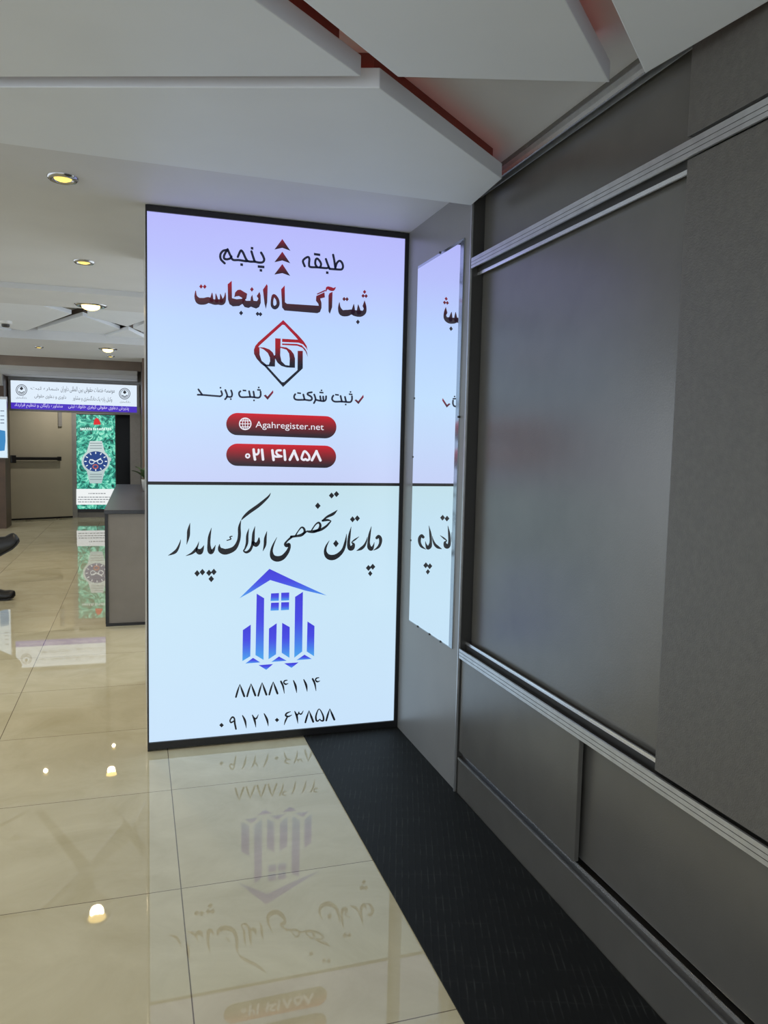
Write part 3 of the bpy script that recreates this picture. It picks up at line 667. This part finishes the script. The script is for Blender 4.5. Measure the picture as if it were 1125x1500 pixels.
bm = bmesh.new(); bbox(bm, -6.0, 0.05, 11.30, 11.3395, 2.344, ZH)
struct(from_bm('trim_6', bm, mat('grey_brown_strip', (0.2, 0.155, 0.125), 0.5, noise=0.2, nscale=2)), 'brown strip between the far beam and the next ceiling panels', 'trim')

# ================================================================== DOWNLIGHTS
def downlight(px, py, z, label, hi, r=0.05, power=SPOT_W, col=(1.0, 0.80, 0.52), pos=None):
    p = on_z(px, py, z) if pos is None else Vector(pos)
    t = tag(empty('downlight', (p.x, p.y, z)), label, 'downlight', 'recessed downlights')
    b = bmesh.new()
    lathe(b, [(r * 0.72, z - 0.001), (r * 0.80, z - 0.010), (r * 1.0, z - 0.012), (r * 1.12, z - 0.006), (r * 1.15, z - 0.0005)], p.x, p.y)
    put(from_bm('bezel', b, M_chrome, smooth=True), t)
    b = bmesh.new()
    dp = 2.6 if hi else 1.0
    rr = lathe(b, [(r * 0.66, z - 0.002), (r * 0.62, z - 0.008 * dp), (r * 0.42, z - 0.0125 * dp), (r * 0.2, z - 0.0145 * dp)], p.x, p.y, 24)
    b.faces.new(rr[-1])
    put(from_bm('lamp', b, M_warm_hi if hi else M_warm, smooth=True), t)
    l = bpy.data.lights.new('downlight_or_added_spot', 'SPOT'); l.energy = power * (1.6 if hi else 1); l.color = col; l.spot_size = math.radians(150); l.spot_blend = 0.9; l.shadow_soft_size = r * 0.5
    lo = bpy.data.objects.new('downlight_or_added_spot', l); COL.objects.link(lo); lo.location = (p.x, p.y, z - 0.05)
    return t
downlight(92, 260, ZC, 'nearest chrome downlight in the ceiling left of the big lit sign', False)
downlight(123, 383, ZC, 'second chrome downlight in the low ceiling further along the corridor', False, 0.05)
downlight(133, 447, ZC - 0.012, 'bright round downlight under the edge of the low ceiling', True, 0.10)
downlight(57, 508, 2.37, 'small dim downlight at the left of the far beam', False, 0.04, 22)
downlight(158, 511, 2.37, 'bright downlight at the right of the far beam', True, 0.085, 26)
downlight(162, 521.5, 2.37, 'small dim downlight behind the bright one on the far beam', False, 0.04, 10)
for q in ((-1.0, 14.0, 2.45, 40), (-2.6, 8.9, 2.33, 50), (-2.4, 12.0, 2.31, 40)):      # added spots out of view that brighten the far door and ceilings
    l = bpy.data.lights.new('downlight_or_added_spot', 'SPOT'); l.energy = q[3]; l.color = (1.0, 0.93, 0.82); l.spot_size = math.radians(160); l.spot_blend = 0.9; l.shadow_soft_size = 0.03
    lo = bpy.data.objects.new('downlight_or_added_spot', l); COL.objects.link(lo); lo.location = q[:3]
for k, q in enumerate(((-1.75, 3.31), (-1.75, 4.8), (-0.3, 0.4), (-1.75, 1.0), (-0.3, -1.0), (-1.75, -1.0))):  # more added spots, unseen and without fixtures, continuing the ceiling rows
    l = bpy.data.lights.new('downlight_or_added_spot', 'SPOT'); l.energy = SPOT_W * 1.2; l.color = (1.0, 0.84, 0.62); l.spot_size = math.radians(130); l.spot_blend = 0.9; l.shadow_soft_size = 0.04
    lo = bpy.data.objects.new('downlight_or_added_spot', l); COL.objects.link(lo); lo.location = (q[0], q[1], ZC - 0.03)
# smoke detector
p = on_z(8, 470, ZS); t = tag(empty('smoke_detector', (p.x, p.y, ZS)), 'white round smoke detector under the far ceiling at the left', 'smoke detector')
b = bmesh.new(); lathe(b, [(0.055, ZS - 0.0005), (0.055, ZS - 0.02), (0.05, ZS - 0.028)], p.x, p.y); rr = lathe(b, [(0.05, ZS - 0.028), (0.03, ZS - 0.03)], p.x, p.y); b.faces.new(rr[-1])
put(from_bm('base', b, M_pot, smooth=True), t)
b = bmesh.new(); rr = lathe(b, [(0.034, ZS - 0.03), (0.034, ZS - 0.048), (0.026, ZS - 0.055)], p.x, p.y); b.faces.new(rr[-1])
put(from_bm('sensor', b, M_dark, smooth=True), t)

# ================================================================== COUNTER AND PLANT
cy0, cy1, cx0, cx1 = 6.06, 9.55, -0.236, 0.42
cz = on_y(155, 747, cy0).z
t = tag(empty('reception_counter', (0.1, 7.8, 0)), 'waist-high counter with grey end panel and dark top behind the lit sign', 'counter')
put(box('body', cx0 + 0.022, cx1, cy0 + 0.012, cy1, 0.02, cz - 0.03, M_counter, bev=0.002), t)
put(box('countertop', cx0 - 0.004, cx1 + 0.01, cy0 - 0.012, cy1 + 0.01, cz - 0.03, cz, M_stone, bev=0.003), t)
put(box('edge_trim', cx0, cx0 + 0.022, cy0, cy1, 0.02, cz - 0.03, M_black), t)
put(box('kickboard', cx0 + 0.002, cx1 - 0.01, cy0 + 0.004, cy1, 0.0, 0.02, M_black), t)
p = on_y(211, 665, 8.3)
t = tag(empty('potted_plant', (0.10, 8.3, cz)), 'small leafy green plant on the counter partly hidden by the lit sign', 'plant')
b = bmesh.new(); rr = lathe(b, [(0.05, cz + 0.0005), (0.065, cz + 0.10), (0.068, cz + 0.12), (0.058, cz + 0.12), (0.055, cz + 0.10)], 0.10, 8.3, 20); b.faces.new(rr[0]); b.faces.new(rr[-1])
put(from_bm('pot', b, M_pot, smooth=True), t)
b = bmesh.new()
for k in range(12):
    a = 2.4 * k; L = 0.17 + 0.03 * (k % 3); tilt = 0.75 + 0.25 * ((k * 7) % 4) / 3
    pr = None
    for s in range(7):
        u = s / 6; d = L * u * 0.8; h = 0.10 + 0.5 * tilt * (u * 0.55 - 0.25 * u * u) ; wd = 0.032 * math.sin(math.pi * (0.06 + 0.94 * u) ** 0.8) + 0.002
        c = Vector((0.10 + d * math.cos(a), 8.3 + d * math.sin(a), cz + h)); n = Vector((-math.sin(a), math.cos(a), 0.25))
        q = (b.verts.new(c + n * wd), b.verts.new(c + Vector((0, 0, -0.006))), b.verts.new(c - n * wd))
        if pr: b.faces.new((pr[0], pr[1], q[1], q[0])); b.faces.new((pr[1], pr[2], q[2], q[1]))
        pr = q
put(from_bm('leaves', b, M_leaf, smooth=True), t)

# ================================================================== FAR WALL: DOOR, SIGNS
def rect_y(px0, py0, px1, py1, Y):
    a, c = on_y(px0, py0, Y), on_y(px1, py1, Y); return min(a.x, c.x), max(a.x, c.x), min(a.z, c.z), max(a.z, c.z)
# door leaf standing ajar
h0, h1 = on_z(106, 758, 0), on_z(10, 763, 0)
h0 = Vector((h0.x, YF - 0.07, 0)); h1 = Vector((h1.x, 14.25, 0))
dv = (h1 - h0); wd = dv.length; ang = math.atan2(dv.y, dv.x)
zt = 1.985
D = struct(empty('door_1', (h0.x, h0.y, 0)), 'cream metal exit door with a black push bar standing ajar at the far end', 'door')
D.rotation_euler = (0, 0, ang)
def dpart(name, x0, x1, y0, y1, z0, z1, mt, bev=0.0, par=None):
    b = bmesh.new(); bbox(b, x0, x1, y0, y1, z0, z1, bev); o = from_bm(name, b, mt); o.parent = par or D; return o
# local x runs from hinge to free edge; the side facing the corridor is local +y
dpart('leaf', 0, wd, -0.022, 0.022, 0.02, zt, M_cream, 0.004)
dpart('bottom_seal', 0, wd, -0.024, 0.024, 0.003, 0.03, M_black)
bar = dpart('push_bar', wd * 0.21, wd * 0.93, 0.05, 0.09, 1.02, 1.07, M_black, 0.008)
dpart('bar_housing', wd * 0.88, wd * 0.95, 0.0225, 0.10, 0.97, 1.10, M_black, 0.008)
dpart('bar_housing', wd * 0.19, wd * 0.24, 0.0225, 0.085, 1.01, 1.08, M_black, 0.006)
dpart('door_closer', wd * 0.16, wd * 0.22, 0.0225, 0.05, zt - 0.38, zt - 0.06, M_frame, 0.006)
# frame posts of the door opening
b = bmesh.new()
bbox(b, h0.x + 0.01, h0.x + 0.09, YF - 0.09, YF, 0, 2.06); bbox(b, -2.4, 0.05, YF - 0.09, YF, 2.06, 2.14)
bbox(b, -0.13, 0.05, YF - 0.09, YF, 0, 2.06); bbox(b, h0.x + 0.09, -0.13, YF - 0.06, YF, 0, 0.09)
struct(from_bm('trim_7', b, M_frame), 'grey frame around the far lit poster and door', 'trim')
# dark shop window right of the poster
x0, x1, z0, z1 = rect_y(170, 608, 195, 756, YF - 0.05)
struct(box('window_1', x0 - 0.02, x1 + 0.02, YF - 0.045, YF, 0.09, z1 + 0.01, M_glass), 'dark shop glass right of the lit watch poster', 'window')
# lit watch poster
YW = YF - 0.10
x0, x1, z0, z1 = rect_y(111.5, 607, 169.5, 745.5, YW)
PW = tag(empty('poster_light_box', ((x0 + x1) / 2, YW, z0)), 'lit teal poster of a silver wristwatch beside the far door', 'sign')
put(box('case', x0 - 0.025, x1 + 0.02, YW + 0.012, YW + 0.05, max(z0 - 0.09, 0.095), z1 + 0.015, M_black), PW)
fw = put(box('poster_face', x0, x1, YW, YW + 0.0119, z0, z1, M_teal), PW)
I = Ink(YW - 0.004).base(0, 600, 4.165).col((236, 240, 240)).poly([(466, 484), (706, 484), (706, 580), (466, 580)]); I.done('caption_panel', fw)
I = Ink(YW - 0.004).base(0, 600, 4.165).col((215, 30, 38)).poly([(570, 92), (575, 62), (588, 50), (600, 56), (611, 75), (616, 92)]); I.done('fin_emblem', fw)
I = Ink(YW - 0.004).base(0, 600, 4.165).col((230, 245, 240))
xx = 492
while xx < 680:
    I.stroke([(xx, 112 + random.random() * 4), (xx + 3, 124)], 6, smooth=False); xx += 9 + random.random() * 6
I.col((120, 125, 130))
for yy, a, c in ((512, 540, 640), (534, 478, 700), (548, 474, 702), (563, 476, 640)):
    xx = a
    while xx < c:
        l = 6 + random.random() * 14; I.base(0, 600, 4.165); I.Y = YW - 0.006; I.bar(xx + l / 2, yy, l, 5); xx += l + 4
I.done('small_print', fw)
I = Ink(YW - 0.004).base(0, 600, 4.165).col(ramp(190, (200, 215, 215), 440, (175, 195, 195)))
el = lambda rx, ry, n=28, cx=584, cy=316: [(cx + rx * math.cos(2 * math.pi * k / n), cy + ry * math.sin(2 * math.pi * k / n)) for k in range(n)]
I.poly([(548, 192), (622, 192), (640, 260), (528, 260)]).poly([(528, 372), (640, 372), (620, 450), (548, 450)]).poly(el(86, 76)).poly([(664, 290), (678, 296), (678, 312), (664, 318)])
I.done('watch_case', fw)
I = Ink(YW - 0.007).base(0, 600, 4.165).col((22, 62, 130)).poly(el(74, 62)).col((120, 135, 140))
for yy in (205, 220, 236, 395, 410, 426): I.Y = YW - 0.007; I.bar(585, yy, 74, 4)
I.done('watch_dial', fw)
I = Ink(YW - 0.010).base(0, 600, 4.165).col((225, 235, 240))
for k in range(12):
    a = math.pi / 6 * k; I.stroke([(584 + 58 * math.cos(a), 316 + 48 * math.sin(a)), (584 + 67 * math.cos(a), 316 + 56 * math.sin(a))], 6, smooth=False)
I.stroke([(584, 316), (550, 305)], 6, smooth=False).stroke([(584, 316), (615, 298)], 6, smooth=False).stroke(el(15, 13, 12, 560, 318), 4, closed=True).stroke(el(15, 13, 12, 610, 318), 4, closed=True)
I.col((190, 90, 70)).stroke(el(15, 12, 12, 582, 348), 6, closed=True); I.done('watch_hands', fw)

# Arabic letter joining for the small type
FORMS = {}
for cp in range(0xFB50, 0xFEFD):
    d = unicodedata.decomposition(chr(cp)).split()
    if len(d) == 2 and d[0] in ('<isolated>', '<final>', '<initial>', '<medial>'): FORMS.setdefault(chr(int(d[1], 16)), {})[d[0][1:-1]] = chr(cp)
def shape(s):
    out = []
    joins_next = lambda ch: ch in FORMS and 'initial' in FORMS[ch]
    for i, ch in enumerate(s):
        if ch not in FORMS: out.append(ch); continue
        pv = i > 0 and joins_next(s[i - 1]); nx = i + 1 < len(s) and s[i + 1] in FORMS and joins_next(ch)
        k = 'medial' if pv and nx else 'final' if pv else 'initial' if nx else 'isolated'
        out.append(FORMS[ch].get(k, FORMS[ch].get('isolated', ch)))
    return ''.join(reversed(out))
# long lit sign above the door
YG = 13.30
a, c_ = on_y(15.5, 557, YG), on_y(200.5, 603, YG)
x0, x1, z1 = a.x, c_.x, on_y(110, 561, YG).z; z0 = on_y(110, 601.5, YG).z; zb = on_y(110, 592.5, YG).z
SG = tag(empty('fascia_light_box', ((x0 + x1) / 2, YG, z0)), 'long white lit sign with a purple band hung above the far door', 'sign')
b = bmesh.new(); bbox(b, x0 - 0.03, x1 + 0.04, YG + 0.006, 13.4095, z0 - 0.03, z1 + 0.008); bbox(b, x0 - 0.03, x1 + 0.04, YG - 0.01, YG + 0.006, z1 + 0.0005, z1 + 0.008); bbox(b, x1 + 0.0005, x1 + 0.04, YG - 0.01, YG + 0.006, z0, z1)
put(from_bm('case', b, M_frame), SG)
M_sg = mat('lit_sign_white', (0.03, 0.03, 0.03), emit=lin((222, 236, 250)), es=1.0); M_pu = mat('lit_sign_purple', (0.03, 0.03, 0.03), emit=lin((70, 40, 190)), es=1.0)
fg = put(box('sign_face', x0, x1, YG, YG + 0.0055, zb, z1, M_sg), SG)
pb = put(box('colour_band', x0, x1, YG, YG + 0.0055, z0, zb - 0.0005, M_pu), SG)
for (tx_, *q) in (('موسسه خدمات حقوقی بین المللی داوران', 455, 166, 858, 180, 36), ('شماره ثبت', 230, 154, 440, 164, 22), ('وکیل پایه یک دادگستری و مشاور', 545, 232, 840, 244, 30),
                  ('داوری و دعاوی حقوقی', 258, 214, 495, 225, 26), ('دادگستری', 120, 220, 200, 226, 14), ('دادگستری', 898, 252, 975, 257, 14)):
    Ink(YG - 0.003).base(0, 540, 5.114).col((62, 66, 76)).text(shape(tx_), *q).done('lettering', fg)
for cx, cy in ((161, 160), (934, 188)):
    I = Ink(YG - 0.003).base(0, 540, 5.114).col((70, 74, 84))
    for r_, w_ in ((40, 5), (30, 4)):
        I.stroke([(cx + r_ * math.cos(2 * math.pi * k / 20), cy + r_ * math.sin(2 * math.pi * k / 20)) for k in range(20)], w_, closed=True)
    I.col((30, 32, 40)).poly([(cx - 14, cy - 12), (cx, cy - 26), (cx + 14, cy - 12), (cx + 5, cy), (cx - 5, cy)]).stroke([(cx - 18, cy + 12), (cx, cy + 22), (cx + 18, cy + 12)], 6)
    I.done('emblem', fg)
for (tx_, *q) in (('پذیرش دعاوی حقوقی کیفری خانواده ثبتی', 512, 291, 965, 308, 26), ('مشاوره رایگان و تنظیم قرارداد', 108, 279, 470, 291, 24)):
    Ink(YG - 0.003).base(0, 540, 5.114).col((225, 220, 250)).text(shape(tx_), *q).done('lettering', pb)
# lit poster on the brown wall end at the far left
YL = 12.94
x0 = -2.9; x1 = on_y(10.5, 620, YL).x; z1 = on_y(8, 585, YL).z; z0 = on_y(8, 671, YL).z
t = tag(empty('wall_light_box', (-2.4, YL, z0)), 'lit white and blue poster box on the brown wall at the far left', 'sign')
put(box('case', x0, x1, YL + 0.005, 12.9995, z0, z1 + 0.04, M_alu), t)
M_lp = mat('lit_poster_white', (0.03, 0.03, 0.03), emit=lin((212, 232, 245)), es=1.0)
fl = put(box('poster_face', x0 + 0.01, x1 - 0.008, YL, YL + 0.0049, z0 + 0.01, z1, M_lp), t)
I = Ink(YL - 0.003).base(0, 600, 4.165).col((90, 105, 130))
for yy in (8, 38, 62, 82): I.bar(14, yy, 24, 5)
I.col((40, 130, 190)).poly([(-20, 120), (32, 130), (34, 190), (28, 250), (-20, 255)]).done('poster_print', fl)

# pale cabinet above the small poster
struct(box('trim_8', -3.0, -1.93, 12.9, 12.9995, 2.17, 2.5, M_wall), 'pale box above the small lit poster', 'trim')

# ================================================================== SEATED PERSON AT THE LEFT EDGE (shoes show in the photo)
PY = 7.15
toe = on_y(31.5, 786, PY - 0.1)       # toe of the raised shoe
flo = on_z(22, 879, 0)                # toe of the standing shoe
PYS = flo.y
P = tag(empty('person', (-1.60, PYS, 0)), 'seated person in black shoes with legs crossed at the left edge', 'person')
def skin(name, verts, edges, root, material, parent, sub=2):
    me = bpy.data.meshes.new(name); me.from_pydata([v[:3] for v in verts], edges, []); me.update()
    o = link(name, me, material)
    md = o.modifiers.new('skin', 'SKIN'); sk = me.skin_vertices[0].data
    for k, v in enumerate(verts):
        r = v[3]; sk[k].radius = (r, v[4] if len(v) > 4 else r); sk[k].use_root = (k == root)
    sd = o.modifiers.new('sub', 'SUBSURF'); sd.levels = sub; sd.render_levels = sub
    bpy.context.view_layer.update()
    dg = bpy.context.evaluated_depsgraph_get(); nm = bpy.data.meshes.new_from_object(o.evaluated_get(dg))
    for p_ in nm.polygons: p_.use_smooth = True
    bpy.data.objects.remove(o); nm.name = name
    if len(nm.materials) == 0: nm.materials.append(material)
    return put(link(name, nm), parent)
hx, hy = -1.66, PYS
tx, tz, ty = toe.x, toe.z, toe.y
ankR = (tx - 0.235, ty, tz - 0.065)          # ankle of the raised leg
ankL = (flo.x - 0.21, hy + 0.03, 0.10)
V = [(hx, hy, 0.56, 0.13, 0.15),                                                     # 0 pelvis
     (hx - 0.03, hy, 0.74, 0.12, 0.14), (hx - 0.05, hy, 0.92, 0.13, 0.16), (hx - 0.04, hy, 1.03, 0.075, 0.10), (hx - 0.02, hy, 1.10, 0.055), (hx + 0.0, hy, 1.19, 0.075), (hx + 0.01, hy, 1.27, 0.085), (hx, hy, 1.33, 0.055),
     (hx + 0.05, hy - 0.10, 0.55, 0.095), (hx + 0.45, hy - 0.10, 0.60, 0.062), (ankR[0] + 0.02, ankR[1], ankR[2] + 0.06, 0.042),     # raised leg: hip, knee, ankle
     (hx + 0.05, hy + 0.10, 0.53, 0.095), (ankL[0] - 0.02, hy + 0.08, 0.50, 0.062), (ankL[0], ankL[1], 0.12, 0.042),                # standing leg
     (hx - 0.03, hy - 0.20, 1.00, 0.055), (hx + 0.04, hy - 0.25, 0.76, 0.042), (hx + 0.26, hy - 0.14, 0.70, 0.030), (hx + 0.34, hy - 0.11, 0.69, 0.032, 0.02),
     (hx - 0.03, hy + 0.20, 1.00, 0.055), (hx + 0.04, hy + 0.25, 0.76, 0.042), (hx + 0.26, hy + 0.16, 0.68, 0.030), (hx + 0.34, hy + 0.12, 0.67, 0.032, 0.02)]
E_ = [(0, 1), (1, 2), (2, 3), (3, 4), (4, 5), (5, 6), (6, 7), (0, 8), (8, 9), (9, 10), (0, 11), (11, 12), (12, 13), (3, 14), (14, 15), (15, 16), (16, 17), (3, 18), (18, 19), (19, 20), (20, 21)]
for side, (hb, sy) in enumerate(((17, -1), (21, 1))):
    bx, by, bz = V[hb][:3]
    for k, (off, ln) in enumerate(((-0.026, 0.062), (-0.009, 0.072), (0.009, 0.07), (0.026, 0.056))):
        n = len(V); V.append((bx + 0.045, by + off, bz - 0.006, 0.009)); V.append((bx + 0.045 + ln * 0.5, by + off * 1.15, bz - 0.014, 0.0085)); V.append((bx + 0.04 + ln * 0.85, by + off * 1.15, bz - 0.04, 0.0075))
        E_ += [(hb, n), (n, n + 1), (n + 1, n + 2)]
    n = len(V); V.append((bx + 0.02, by - sy * 0.04, bz + 0.0, 0.010)); V.append((bx + 0.055, by - sy * 0.052, bz - 0.012, 0.009)); E_ += [(hb, n), (n, n + 1)]
body = skin('body', V, E_, 0, M_skin, P)
# clothes: one material slot each over the same continuous body
body.data.materials.append(M_trouser); body.data.materials.append(M_shirt)
for p_ in body.data.polygons:
    c = p_.center
    hand = c.x > hx + 0.24 and c.z > 0.63 and abs(c.z - 0.68) < 0.09 and (abs(c.y - hy) < 0.22) and c.z > 0.655
    if c.z < 0.655 or (c.x > hx + 0.2 and not hand): p_.material_index = 1
    elif hand: p_.material_index = 0
    elif c.z < 1.075: p_.material_index = 2
# nose, ears
b = bmesh.new()
r_ = bmesh.ops.create_icosphere(b, subdivisions=3, radius=1.0)
for v in b.verts:
    k = 1.0 if v.co.z > -0.1 else 0.95
    v.co = Vector((hx - 0.012 + v.co.x * 0.098 * k, hy + v.co.y * 0.09, 1.262 + v.co.z * 0.10))
bmesh.ops.delete(b, geom=[v for v in b.verts if v.co.x > hx + 0.055 and v.co.z < 1.31], context='VERTS')
put(from_bm('hair', b, M_hair, smooth=True), P)
def shoe(tp, direction, tall):
    """shoe from heel to toe along direction (unit, in x-z), toe tip at tp"""
    d = Vector(direction).normalized(); u = Vector((-d.z, 0, d.x))      # u: up from the sole
    secs = [(0.0, 0.030, 0.050, 0.085), (0.03, 0.036, 0.0, 0.098), (0.09, 0.037, 0.0, 0.092), (0.15, 0.042, 0.0, 0.070), (0.205, 0.045, 0.0, 0.056), (0.24, 0.042, 0.0, 0.052), (0.262, 0.034, 0.0, 0.044), (0.277, 0.023, 0.0, 0.034), (0.285, 0.009, 0.0, 0.018)]
    spring = lambda s: max(0.0, s - 0.19) ** 2 * 2.2 * tall
    heel = Vector(tp) - d * 0.285 - u * 0.014
    bU, bS = bmesh.new(), bmesh.new(); pr = None
    for s, hw, lo_, hi_ in secs:
        if s == 0: lo_ = 0.0
        ring = []
        for k in range(14):
            a = 2 * math.pi * k / 14
            yy = math.cos(a) * hw; hh = math.sin(a)
            zz = (hi_ * tall * hh if hh > 0 else 0.012 * hh) + 0.018
            q = heel + d * s + u * (zz + spring(s)); ring.append(bU.verts.new((q.x, q.y + yy, q.z)))
        if pr:
            for k in range(14): bU.faces.new((pr[k], pr[(k + 1) % 14], ring[(k + 1) % 14], ring[k]))
        else: bU.faces.new(ring)
        pr = ring
    bU.faces.new(pr)
    pr = None
    for s, hw, _, _ in secs[:-1]:
        hgt = 0.012
        q0 = heel + d * s + u * spring(s); ring = [bS.verts.new(tuple(q0 + u * z + Vector((0, y * (hw + 0.003), 0)))) for y, z in ((-1, 0.0), (1, 0.0), (1, hgt), (-1, hgt))]
        if pr:
            for k in range(4): bS.faces.new((pr[k], pr[(k + 1) % 4], ring[(k + 1) % 4], ring[k]))
        else: bS.faces.new(ring)
        pr = ring
    bS.faces.new(pr)
    so = put(from_bm('shoe', bU, M_shoe, smooth=True), P)
    bpy.context.view_layer.update(); sub(from_bm('sole', bS, M_sole), so)
shoe((tx, ty, tz - 0.05), (0.86, 0, 0.5), 1.9)
shoe((flo.x, ankL[1], 0.0155), (1, 0, 0), 1.15)
# chair under the person
t = tag(empty('waiting_chair', (hx - 0.02, hy, 0)), 'dark upholstered chair under the seated person at left edge', 'chair')
put(box('seat', hx - 0.22, hx + 0.24, hy - 0.24, hy + 0.24, 0.385, 0.435, M_seat, bev=0.015), t)
put(box('backrest', hx - 0.27, hx - 0.22, hy - 0.23, hy + 0.23, 0.50, 0.92, M_seat, bev=0.015), t)
for sx, sy in ((-0.2, -0.2), (-0.2, 0.2), (0.2, -0.2), (0.2, 0.2)):
    put(box('leg', hx + sx - 0.012, hx + sx + 0.012, hy + sy - 0.012, hy + sy + 0.012, 0.0, 0.385, M_chrome), t)
for sy in (-0.2, 0.2):
    put(box('back_post', hx - 0.262, hx - 0.238, hy + sy - 0.012, hy + sy + 0.012, 0.40, 0.52, M_chrome), t)
